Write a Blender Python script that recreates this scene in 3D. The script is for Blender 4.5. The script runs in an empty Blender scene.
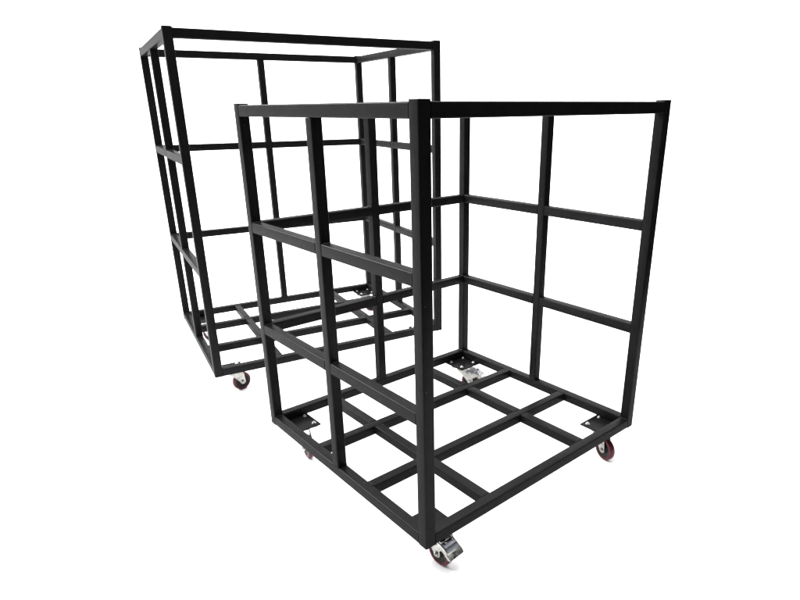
import bpy, bmesh, math, random
from mathutils import Matrix, Vector
random.seed(7)
scene = bpy.context.scene
COL = scene.collection
T = 0.05            # square tube size
G = 0.18            # height of the frame's underside above the floor

# ------------------------------------------------------------------ materials
def new_mat(name):
    m = bpy.data.materials.new(name); m.use_nodes = True
    n = m.node_tree.nodes; b = n['Principled BSDF']
    return m, n, m.node_tree.links, b

def mat_basic(name, col, rough, metal=0.0, spec=0.5, var=0.25, scale=30, bump=0.0, bscale=400, rvar=0.12):
    m, n, l, b = new_mat(name)
    tc = n.new('ShaderNodeTexCoord')
    oi = n.new('ShaderNodeObjectInfo')
    add = n.new('ShaderNodeVectorMath'); add.operation = 'MULTIPLY_ADD'
    add.inputs[1].default_value = (1, 1, 1)
    l.new(tc.outputs['Object'], add.inputs[0])
    l.new(oi.outputs['Random'], add.inputs[2])
    nz = n.new('ShaderNodeTexNoise'); nz.inputs['Scale'].default_value = scale
    nz.inputs['Detail'].default_value = 6; nz.inputs['Roughness'].default_value = .6
    l.new(add.outputs[0], nz.inputs['Vector'])
    mr = n.new('ShaderNodeMapRange')
    mr.inputs['From Min'].default_value = .3; mr.inputs['From Max'].default_value = .7
    mr.inputs['To Min'].default_value = 1 - var; mr.inputs['To Max'].default_value = 1 + var
    l.new(nz.outputs['Fac'], mr.inputs['Value'])
    mx = n.new('ShaderNodeVectorMath'); mx.operation = 'SCALE'
    mx.inputs[0].default_value = col[:3]
    l.new(mr.outputs['Result'], mx.inputs['Scale'])
    l.new(mx.outputs['Vector'], b.inputs['Base Color'])
    mr2 = n.new('ShaderNodeMapRange')
    mr2.inputs['From Min'].default_value = .3; mr2.inputs['From Max'].default_value = .7
    mr2.inputs['To Min'].default_value = rough - rvar; mr2.inputs['To Max'].default_value = rough + rvar
    l.new(nz.outputs['Fac'], mr2.inputs['Value'])
    l.new(mr2.outputs['Result'], b.inputs['Roughness'])
    b.inputs['Metallic'].default_value = metal
    b.inputs['Specular IOR Level'].default_value = spec
    if bump:
        n2 = n.new('ShaderNodeTexNoise'); n2.inputs['Scale'].default_value = bscale
        n2.inputs['Detail'].default_value = 3
        l.new(add.outputs[0], n2.inputs['Vector'])
        bp = n.new('ShaderNodeBump'); bp.inputs['Strength'].default_value = bump
        bp.inputs['Distance'].default_value = .0006
        l.new(n2.outputs['Fac'], bp.inputs['Height'])
        l.new(bp.outputs['Normal'], b.inputs['Normal'])
    return m, n, l, b, add, mx

def powder_coat():
    m, n, l, b, vec, mx = mat_basic('black_powder_coat', PAINT, .36, 0, PAINT_SPEC, .18, 9, .55, 900, .06)
    b.inputs['Coat Weight'].default_value = .125; b.inputs['Coat Roughness'].default_value = .24
    l.new(b.inputs['Normal'].links[0].from_socket, b.inputs['Coat Normal'])
    # sparse dust specks and pale scuffs sitting on the paint
    vo = n.new('ShaderNodeTexVoronoi'); vo.inputs['Scale'].default_value = 26
    l.new(vec.outputs[0], vo.inputs['Vector'])
    lt = n.new('ShaderNodeMapRange'); lt.interpolation_type = 'SMOOTHSTEP'
    lt.inputs['From Min'].default_value = .03; lt.inputs['From Max'].default_value = .07
    lt.inputs['To Min'].default_value = 1; lt.inputs['To Max'].default_value = 0
    l.new(vo.outputs['Distance'], lt.inputs['Value'])
    sep = n.new('ShaderNodeSeparateColor'); l.new(vo.outputs['Color'], sep.inputs['Color'])
    gt = n.new('ShaderNodeMath'); gt.operation = 'GREATER_THAN'; gt.inputs[1].default_value = .74
    l.new(sep.outputs['Red'], gt.inputs[0])
    mu = n.new('ShaderNodeMath'); mu.operation = 'MULTIPLY'
    l.new(lt.outputs['Result'], mu.inputs[0]); l.new(gt.outputs[0], mu.inputs[1])
    mu2 = n.new('ShaderNodeMath'); mu2.operation = 'MULTIPLY'; mu2.inputs[1].default_value = .5
    l.new(mu.outputs[0], mu2.inputs[0])
    mix = n.new('ShaderNodeMix'); mix.data_type = 'RGBA'
    l.new(mu2.outputs[0], mix.inputs['Factor'])
    l.new(mx.outputs['Vector'], mix.inputs['A']); mix.inputs['B'].default_value = (.10, .097, .09, 1)
    l.new(mix.outputs['Result'], b.inputs['Base Color'])
    return m

PAINT = (.0060, .0057, .0062); PAINT_SPEC = 0.0
M_PAINT = powder_coat()
M_ZINC = mat_basic('zinc_plated_steel', (.31, .308, .29), .34, 1.0, .5, .38, 45, .3, 300)[0]
M_BOLT = mat_basic('bright_bolt_zinc', (.55, .55, .53), .28, 1.0, .5, .1, 60)[0]
M_TYRE = mat_basic('maroon_polyurethane', (.060, .006, .011), .38, 0, .25, .2, 40)[0]
M_HUB = mat_basic('dark_hub_plastic', (.009, .009, .0095), .45, 0, .15, .15, 40)[0]
M_DARK = mat_basic('grey_brake_steel', (.15, .155, .17), .36, .9, .4, .2, 50)[0]
M_WHITE = mat_basic('white_studio_paper', (.93, .93, .93), .9, 0, .1, .01, 2)[0]

# ------------------------------------------------------------------ mesh helpers
def box(bm, a, b, bev=.0, seg=2):
    (x0, y0, z0), (x1, y1, z1) = a, b
    r = bmesh.ops.create_cube(bm, size=1, matrix=Matrix.Translation(((x0+x1)/2, (y0+y1)/2, (z0+z1)/2)) @ Matrix.Diagonal((x1-x0, y1-y0, z1-z0, 1)))
    if bev:
        es = list({e for v in r['verts'] for e in v.link_edges})
        bmesh.ops.bevel(bm, geom=es, offset=bev, segments=seg, profile=.5, affect='EDGES')

def tube(bm, a, b, axis, bev=.0055):
    """square steel tube: long edges rounded, ends only just softened"""
    (x0, y0, z0), (x1, y1, z1) = a, b
    r = bmesh.ops.create_cube(bm, size=1, matrix=Matrix.Translation(((x0+x1)/2, (y0+y1)/2, (z0+z1)/2)) @ Matrix.Diagonal((x1-x0, y1-y0, z1-z0, 1)))
    es = {e for v in r['verts'] for e in v.link_edges}
    long = [e for e in es if abs((e.verts[0].co - e.verts[1].co).normalized()[axis]) > .9]
    bmesh.ops.bevel(bm, geom=long, offset=bev, segments=5, profile=.5, affect='EDGES')

def bead(bm, p, q, r=.0038):
    """a weld bead: an uneven thin rope of metal from p to q"""
    p = Vector(p); q = Vector(q); d = q-p; L = d.length; d.normalize()
    u = d.orthogonal().normalized(); w = d.cross(u)
    n = max(4, int(L/.004)); rings = []
    for i in range(n+1):
        c = p + d*L*i/n
        rr = r*(.85 + .3*random.random())*(.5 if i in (0, n) else 1)
        rings.append([bm.verts.new(c + u*rr*math.cos(k*math.pi/3) + w*rr*math.sin(k*math.pi/3)) for k in range(6)])
    for i in range(n):
        for k in range(6):
            bm.faces.new((rings[i][k], rings[i][(k+1) % 6], rings[i+1][(k+1) % 6], rings[i+1][k]))
    bm.faces.new(rings[0][::-1]); bm.faces.new(rings[-1])

def lathe(bm, prof, M, seg=40, close=False):
    """revolve (radius, height) profile about local Z, placed by matrix M"""
    rings = []
    for r, z in prof:
        if r < 1e-6:
            rings.append([bm.verts.new(M @ Vector((0, 0, z)))])
        else:
            rings.append([bm.verts.new(M @ Vector((r*math.cos(2*math.pi*k/seg), r*math.sin(2*math.pi*k/seg), z))) for k in range(seg)])
    n = len(rings)
    for i in range(n if close else n-1):
        A, B = rings[i], rings[(i+1) % n]
        for k in range(seg):
            k2 = (k+1) % seg
            if len(A) == 1 and len(B) == 1: continue
            if len(A) == 1: bm.faces.new((A[0], B[k2], B[k]))
            elif len(B) == 1: bm.faces.new((A[k], A[k2], B[0]))
            else: bm.faces.new((A[k], A[k2], B[k2], B[k]))

def plate(bm, outline, thick, M, bev=.0012):
    """extrude a 2D outline (local XY) by thick along local Z"""
    lo = [bm.verts.new(M @ Vector((x, y, 0))) for x, y in outline]
    hi = [bm.verts.new(M @ Vector((x, y, thick))) for x, y in outline]
    n = len(outline)
    fs = [bm.faces.new(lo[::-1]), bm.faces.new(hi)]
    for i in range(n):
        fs.append(bm.faces.new((lo[i], lo[(i+1) % n], hi[(i+1) % n], hi[i])))
    if bev:
        es = {e for f in fs[:2] for e in f.edges}
        bmesh.ops.bevel(bm, geom=list(es), offset=bev, segments=2, profile=.5, affect='EDGES')

def hexbolt(bm, M, r=.0085, h=.007, washer=True):
    if washer: lathe(bm, [(0, -.0005), (r*1.25, -.0005), (r*1.25, .0016), (0, .0016)], M, 24)
    lathe(bm, [(0, .001), (r*.95, .001), (r, .0022), (r, h-.0012), (r*.86, h), (r*.45, h), (r*.45, h+.003), (r*.32, h+.0042), (0, h+.0042)], M, 6)

def obj(name, bm, mat, parent=None, smooth=True):
    bmesh.ops.recalc_face_normals(bm, faces=bm.faces)
    me = bpy.data.meshes.new(name); bm.to_mesh(me); bm.free()
    me.materials.append(mat)
    if smooth:
        for p in me.polygons: p.use_smooth = max(abs(p.normal.x), abs(p.normal.y), abs(p.normal.z)) < .9995
        me.set_sharp_from_angle(angle=math.radians(38))
    o = bpy.data.objects.new(name, me); COL.objects.link(o)
    if parent: o.parent = parent
    return o

def B(): return bmesh.new()

# ------------------------------------------------------------------ caster (built once, then copied)
WR, WW = .0625, .032      # wheel radius / width
TRAIL = .060
def make_caster():
    """origin at the swivel axis on the underside of the frame, wheel trailing towards -Y"""
    b = B()
    # top plate, bearing race, king pin
    box(b, (-.066, -.062, -.0125), (.066, .062, -.008), .0015)
    lathe(b, [(0, -.012), (.036, -.012), (.038, -.014), (.037, -.017), (.033, -.020), (.0, -.020)], Matrix(), 40)
    lathe(b, [(0, -.015), (.031, -.015), (.034, -.019), (.034, -.023), (.030, -.027), (.012, -.027), (.012, -.033), (.0, -.033)], Matrix(), 40)
    # yoke crown and two forged legs
    ax = (-TRAIL, -(G-WR))
    for s in (-1, 1):
        x = s*(WW/2+.006)
        M = Matrix.Translation((x - .002, 0, 0)) @ Matrix(((0, 0, 1, 0), (1, 0, 0, 0), (0, 1, 0, 0), (0, 0, 0, 1)))
        c = []
        for k in range(11):     # rounded lower end about the axle
            a = math.radians(-168 + k*17)
            c.append((ax[0] + .0195*math.cos(a), ax[1] + .0195*math.sin(a)))
        c += [(-.010, -.078), (.020, -.052), (.034, -.038), (.030, -.0235), (-.036, -.0235), (-.056, -.034), (-.072, -.062)]
        plate(b, c, .004, M)
    Mc = Matrix()
    box(b, (-.0255, -.034, -.0285), (.0255, .030, -.0225), .002)
    # axle: bolt head one side, nut the other
    for s in (-1, 1):
        M = Matrix.Translation((s*(WW/2+.0075), ax[0], ax[1])) @ Matrix.Rotation(s*math.pi/2, 4, 'Y')
        hexbolt(b, M, .0105, .008)
    fork = obj('caster', b, M_ZINC)
    # wheel
    b = B()
    M = Matrix.Translation((0, ax[0], ax[1])) @ Matrix.Rotation(math.pi/2, 4, 'Y')
    w = WW/2
    prof = [(.047, -w+.001), (.055, -w), (.0595, -w+.002), (.0618, -w+.006), (WR, 0), (.0618, w-.006), (.0595, w-.002), (.055, w), (.047, w-.001)]
    lathe(b, prof, M, 64, close=True)
    wheel = obj('wheel', b, M_TYRE, fork)
    b = B()
    w2 = w-.004
    lathe(b, [(.0478, -w+.003), (.044, -w+.0022), (.042, -w2-.001), (.024, -w2+.002), (.020, -w-.001), (.0, -w-.001),], M, 48)
    lathe(b, [(.0478, w-.003), (.044, w-.0022), (.042, w2+.001), (.024, w2-.002), (.020, w+.001), (.0, w+.001)], M, 48)
    obj('wheel_hub', b, M_HUB, fork)
    return fork

def make_brake():
    """total-lock brake: dark pressed shield over the wheel with a zinc foot lever"""
    b = B()
    out = [(-.026, -.046), (-.048, -.036), (-.092, -.038), (-.120, -.054), (-.132, -.074), (-.124, -.080), (-.110, -.066), (-.092, -.056), (-.060, -.056), (-.034, -.060)]
    P = Matrix(((0, 0, 1, 0), (1, 0, 0, 0), (0, 1, 0, 0), (0, 0, 0, 1)))
    for s in (-1, 1):
        plate(b, out, .003, Matrix.Translation((s*.0315-.0015, 0, 0)) @ P, .0008)
    # web of the shield (top skin), bent in three
    pts = [(-.034, -.041), (-.050, -.0352), (-.092, -.0372), (-.121, -.053), (-.134, -.073)]
    for (y0, z0), (y1, z1) in zip(pts, pts[1:]):
        vs = []
        for y, z in ((y0, z0), (y1, z1)):
            for x in (-.0325, .0325):
                for dz in (0, .0028):
                    vs.append(b.verts.new((x, y, z+dz)))
        for f in ((0, 1, 3, 2), (4, 6, 7, 5), (0, 4, 5, 1), (2, 3, 7, 6), (1, 5, 7, 3), (0, 2, 6, 4)):
            b.faces.new([vs[i] for i in f])
    sh = obj('brake_shield', b, M_DARK)
    b = B()
    # lever: cheeks beside the shield, toe plate with ribs at the end
    ck = [(-.050, -.047), (-.066, -.041), (-.096, -.044), (-.126, -.060), (-.150, -.080), (-.152, -.094), (-.140, -.098), (-.124, -.088), (-.112, -.074), (-.098, -.072), (-.090, -.084), (-.078, -.086), (-.068, -.074), (-.058, -.068)]
    for s in (-1, 1):
        plate(b, ck, .0028, Matrix.Translation((s*.036-.0014, 0, 0)) @ P, .0008)
    Mt = Matrix.Translation((0, -.139, -.079)) @ Matrix.Rotation(math.radians(38), 4, 'X')
    plate(b, [(-.038, -.020), (.038, -.020), (.041, -.010), (.041, .010), (.034, .016), (-.034, .016), (-.041, .010), (-.041, -.010)], .004, Mt, .001)
    for y in (-.012, -.005, .002):
        bmesh.ops.create_cube(b, size=1, matrix=Mt @ Matrix.Translation((0, y, .0048)) @ Matrix.Diagonal((.058, .0024, .0024, 1)))
    for s in (-1, 1):
        hexbolt(b, Matrix.Translation((s*.037, -.070, -.055)) @ Matrix.Rotation(s*math.pi/2, 4, 'Y'), .006, .004)
    for s in (-1, 1):
        box(b, (s*.018-.004, -.112, -.0405), (s*.018+.004, -.062, -.0335), .001)
    box(b, (-.036, -.100, -.0395), (.036, -.088, -.0325), .0015)
    lv = obj('brake_lever', b, M_ZINC)
    return sh, lv

CASTER = None; BRAKE = None
def copy_to(o, parent, name=None):
    c = o.copy(); COL.objects.link(c); c.parent = parent
    return c

# ------------------------------------------------------------------ mounting plate (built once, then copied)
def make_mount():
    b = B(); box(b, (-.080, -.080, -.0085), (.080, .080, -.0006), .0012)
    p = obj('mounting_plate', b, M_PAINT)
    bolts = []
    for sx in (-1, 1):
        for sy in (-1, 1):
            q = B(); hexbolt(q, Matrix.Translation((sx*.053, sy*.051, -.0006)) @ Matrix.Rotation(random.random()*2, 4, 'Z'), .0088, .0075)
            bolts.append(obj('bolt', q, M_BOLT, p))
    return p, bolts
first = {}

# ------------------------------------------------------------------ cart
def make_cart(label, loc, rz, W, L, H, yl, yr, xb, z1, z2, xs, ys, headings, braked):
    root = bpy.data.objects.new('rolling_cage_cart', None); COL.objects.link(root)
    root.location = loc; root.rotation_euler = (0, 0, rz)
    root['label'] = label; root['category'] = 'cart'; root['group'] = 'black steel rolling cage carts'
    t = T; e = .0006
    def part(name, a, b_, axis, beads=()):
        bm = B(); tube(bm, a, b_, axis)
        for p, q in beads: bead(bm, p, q)
        o = obj(name, bm, M_PAINT, root)
        return o
    # four corner posts with plastic end caps
    for x, y in ((0, 0), (W-t, 0), (0, L-t), (W-t, L-t)):
        bm = B(); tube(bm, (x, y, 0), (x+t, y+t, H-.003), 2)
        p = obj('corner_post', bm, M_PAINT, root)
        bm = B(); box(bm, (x+.0012, y+.0012, H-.0045), (x+t-.0012, y+t-.0012, H), .0012)
        obj('end_cap', bm, M_HUB, p)
    # base ring
    def xb_bar(name, y, z, x0=t, x1=W-t):
        return part(name, (x0+e, y+.0008, z-t), (x1-e, y+t-.0008, z), 0, [((x0+e, y+.004, z-.0005), (x0+e, y+t-.004, z-.0005)), ((x1-e, y+.004, z-.0005), (x1-e, y+t-.004, z-.0005))])
    def yb_bar(name, x, z, y0=t, y1=L-t):
        return part(name, (x+.0008, y0+e, z-t), (x+t-.0008, y1-e, z), 1, [((x+.004, y0+e, z-.0005), (x+t-.004, y0+e, z-.0005)), ((x+.004, y1-e, z-.0005), (x+t-.004, y1-e, z-.0005))])
    zb = t-.0015
    xb_bar('base_rail', 0, zb+.0007); xb_bar('base_rail', L-t, zb+.0007); yb_bar('base_rail', 0, zb+.0007); yb_bar('base_rail', W-t, zb+.0007)
    # base crossbars: two full length, two in three pieces between them
    for y in ys: xb_bar('base_crossbar', y-t/2, zb-.0004)
    for x in xs:
        bm = B(); cuts = [t] + [v for y in ys for v in (y-t/2, y+t/2)] + [L-t]
        for a, c in zip(cuts[0::2], cuts[1::2]):
            tube(bm, (x-t/2+.0008, a+.0011, zb-t+.0004), (x+t/2-.0008, c-.0011, zb-.0008), 1)
            for yy in (a, c): bead(bm, (x-t/2+.004, yy, zb-.001), (x+t/2-.004, yy, zb-.001), .0022)
        obj('base_crossbar', bm, M_PAINT, root)
    # top ring
    zt = H-.007
    xb_bar('top_rail', 0, zt); xb_bar('top_rail', L-t, zt); yb_bar('top_rail', 0, zt); yb_bar('top_rail', W-t, zt)
    # middle uprights
    ztop = zt-t
    def upright(x, y):
        bm = B(); tube(bm, (x+.0008, y+.0008, zb+.0012), (x+t-.0008, y+t-.0008, ztop-.0004), 2)
        for z in (zb+.0018,):
            for p, q in (((x, y), (x+t, y)), ((x+t, y), (x+t, y+t)), ((x, y+t), (x+t, y+t)), ((x, y), (x, y+t))):
                # keep the bead off the two flush outer edges
                px, py = (p[0]+q[0])/2, (p[1]+q[1])/2
                if px < .002 or px > W-.002 or py > L-.002: continue
                s = .9; c0 = Vector(((p[0]-px)*s+px, (p[1]-py)*s+py, z)); c1 = Vector(((q[0]-px)*s+px, (q[1]-py)*s+py, z))
                bead(bm, c0, c1, .0024)
        obj('upright', bm, M_PAINT, root)
    upright(0, yl-t/2); upright(W-t, yr-t/2); upright(xb-t/2, L-t)
    # side rails, two heights on three sides, cut at the uprights
    for z in (z1, z2):
        for a, c in ((t, yl-t/2), (yl+t/2, L-t)): yb_bar('side_rail', 0, z, a, c)
        for a, c in ((t, yr-t/2), (yr+t/2, L-t)): yb_bar('side_rail', W-t, z, a, c)
        for a, c in ((t, xb-t/2), (xb+t/2, W-t)): xb_bar('side_rail', L-t, z, a, c)
    # casters on bolted mounting plates
    k = t + .066
    corners = ((k, k), (W-k, k), (k, L-k), (W-k, L-k))
    for i, (x, y) in enumerate(corners):
        if 'mount' not in first:
            first['mount'] = make_mount(); pl, bl = first['mount']; pl.parent = root
        else:
            pl = copy_to(first['mount'][0], root)
            for q in first['mount'][1]: copy_to(q, pl)
        pl.location = (x, y, 0)
        if 'caster' not in first:
            c = make_caster(); first['caster'] = (c, list(c.children)); c.parent = root
        else:
            c = copy_to(first['caster'][0], root)
            for q in first['caster'][1]: copy_to(q, c)
        ox = .0075*(1 if x < W/2 else -1); oy = .0075*(1 if y < L/2 else -1)
        c.location = (x+ox, y+oy, 0); c.rotation_euler = (0, 0, math.radians(headings[i]))
        if i in braked:
            if 'brake' not in first:
                first['brake'] = make_brake(); [setattr(q, 'parent', c) for q in first['brake']]
            else:
                for q in first['brake']: copy_to(q, c)
            c['label'] = 'swivel caster with a foot brake lever'
    return root

make_cart('shorter black steel cage cart standing in front, its near corner overlapping the taller cart behind',
          (0, 0, G), 0, 1.4441, 1.3306, 1.6363, .6618, .6684, .7253, .5783, 1.1013,
          (.3766, 1.0408), (.4438, .8695), (4, -14, -10, 34), (0, 3))
make_cart('taller and wider black steel cage cart standing behind the shorter one, at the left',
          (-.0148, 2.0908, G), -.18707, 1.6855, 1.3569, 2.0253, .7163, .6912, .8428, .7026, 1.3649,
          (.4301, 1.2625), (.4599, .9355), (106, 150, 40, 60), ())

# ------------------------------------------------------------------ white studio sweep (floor curving up into the backdrop)
def sweep():
    bm = B(); cx, cy, R, rc, Hh = .4, 1.2, 7.5, 1.6, 6.3
    prof = [(0.0, 0.0)] + [(r, 0.0) for r in (1, 2.5, 4, R-rc)]
    prof += [(R-rc+rc*math.sin(a), rc-rc*math.cos(a)) for a in [math.radians(9*i) for i in range(1, 11)]]
    prof += [(R, 3.2), (R, Hh)]
    N = 96; rings = []
    back = math.pi/2 - .7107          # direction the camera looks in
    for r, z in prof:
        rings.append([bm.verts.new((cx, cy, z))] if r == 0 else
                     [bm.verts.new((cx + r*math.cos(2*math.pi*k/N), cy + r*math.sin(2*math.pi*k/N), z)) for k in range(N)])
    for i in range(len(rings)-1):
        for k in range(N):
            k2 = (k+1) % N
            if i >= 4:   # the wall only stands behind and beside the carts
                a = 2*math.pi*(k+.5)/N - back
                a = (a+math.pi) % (2*math.pi) - math.pi
                if not math.radians(-75) < a < math.radians(98): continue
            if len(rings[i]) == 1: bm.faces.new((rings[0][0], rings[1][k], rings[1][k2]))
            else: bm.faces.new((rings[i][k], rings[i+1][k], rings[i+1][k2], rings[i][k2]))
    # sheet cut away beside and behind the camera so near faces reflect dark
    for p, nrm in (((-1.16+.302*1.3, -1.42-.953*1.3, 0), (.302, -.953, 0)), ((-1.16+.1, -1.42+.12, 0), (-.652, -.758, 0))):
        bmesh.ops.bisect_plane(bm, geom=bm.verts[:]+bm.edges[:]+bm.faces[:], plane_co=p, plane_no=nrm, clear_outer=True)
    lone = [v for v in bm.verts if not v.link_faces]
    bmesh.ops.delete(bm, geom=lone, context='VERTS')
    me = bpy.data.meshes.new('floor'); bm.to_mesh(me); bm.free(); me.materials.append(M_WHITE)
    for p in me.polygons: p.use_smooth = True
    o = bpy.data.objects.new('floor', me); COL.objects.link(o); o['kind'] = 'structure'
sweep()

# ------------------------------------------------------------------ light
def area(name, loc, target, sx, sy, power, col=(1, 1, 1)):
    l = bpy.data.lights.new(name, 'AREA'); l.shape = 'RECTANGLE'; l.size = sx; l.size_y = sy; l.energy = power; l.color = col
    o = bpy.data.objects.new(name, l); COL.objects.link(o); o.location = loc
    o.rotation_euler = (Vector(target)-Vector(loc)).to_track_quat('-Z', 'Y').to_euler()
area('overhead_softbox', (1.6, 2.6, 6.5), (1.6, 2.6, 0), 10, 10, 1800)
area('added_backdrop_fill', (2.2, 3.4, 6.0), (5.8, 7.2, 1.0), 9, 2.0, 320)  # added unseen lamp, burns the backdrop out to blank white
area('left_softbox', (-5.5, 2.8, 3.4), (0, .6, 1.2), 2.5, 2.5, 60, (.96, .96, 1.0))
area('added_edge_light', (-2.6, 6.3, 5.0), (0, .7, .9), 4.6, .9, 1350)  # added unseen lamp, draws bright lines along the rounded rail edges
w = bpy.data.worlds.new('World'); scene.world = w; w.use_nodes = True
w.node_tree.nodes['Background'].inputs[0].default_value = (.9, .92, 1, 1)
w.node_tree.nodes['Background'].inputs[1].default_value = .06

# ------------------------------------------------------------------ camera (solved from the photograph)
f, cx, cy = 586.822, 438.203, 325.489
yaw, pitch, roll = .710755, .354608, -.007887
cyw, syw, cp, sp, cr, sr = math.cos(yaw), math.sin(yaw), math.cos(pitch), math.sin(pitch), math.cos(roll), math.sin(roll)
fwd = Vector((cp*syw, cp*cyw, -sp)); right = Vector((cyw, -syw, 0)); up = right.cross(fwd)
r2 = cr*right + sr*up; u2 = -sr*right + cr*up
cam = bpy.data.cameras.new('camera'); co = bpy.data.objects.new('camera', cam); COL.objects.link(co)
co.matrix_world = Matrix(((r2.x, u2.x, -fwd.x, -1.156336), (r2.y, u2.y, -fwd.y, -1.424392), (r2.z, u2.z, -fwd.z, 1.609187+G), (0, 0, 0, 1)))
cam.sensor_width = 36; cam.lens = f/800*36
cam.shift_x = (400-cx)/800; cam.shift_y = (cy-300)/800
cam.clip_start = .05; cam.clip_end = 200
scene.camera = co
scene.view_settings.view_transform = 'Standard'; scene.view_settings.look = 'None'
scene.view_settings.exposure = 0; scene.view_settings.gamma = 1
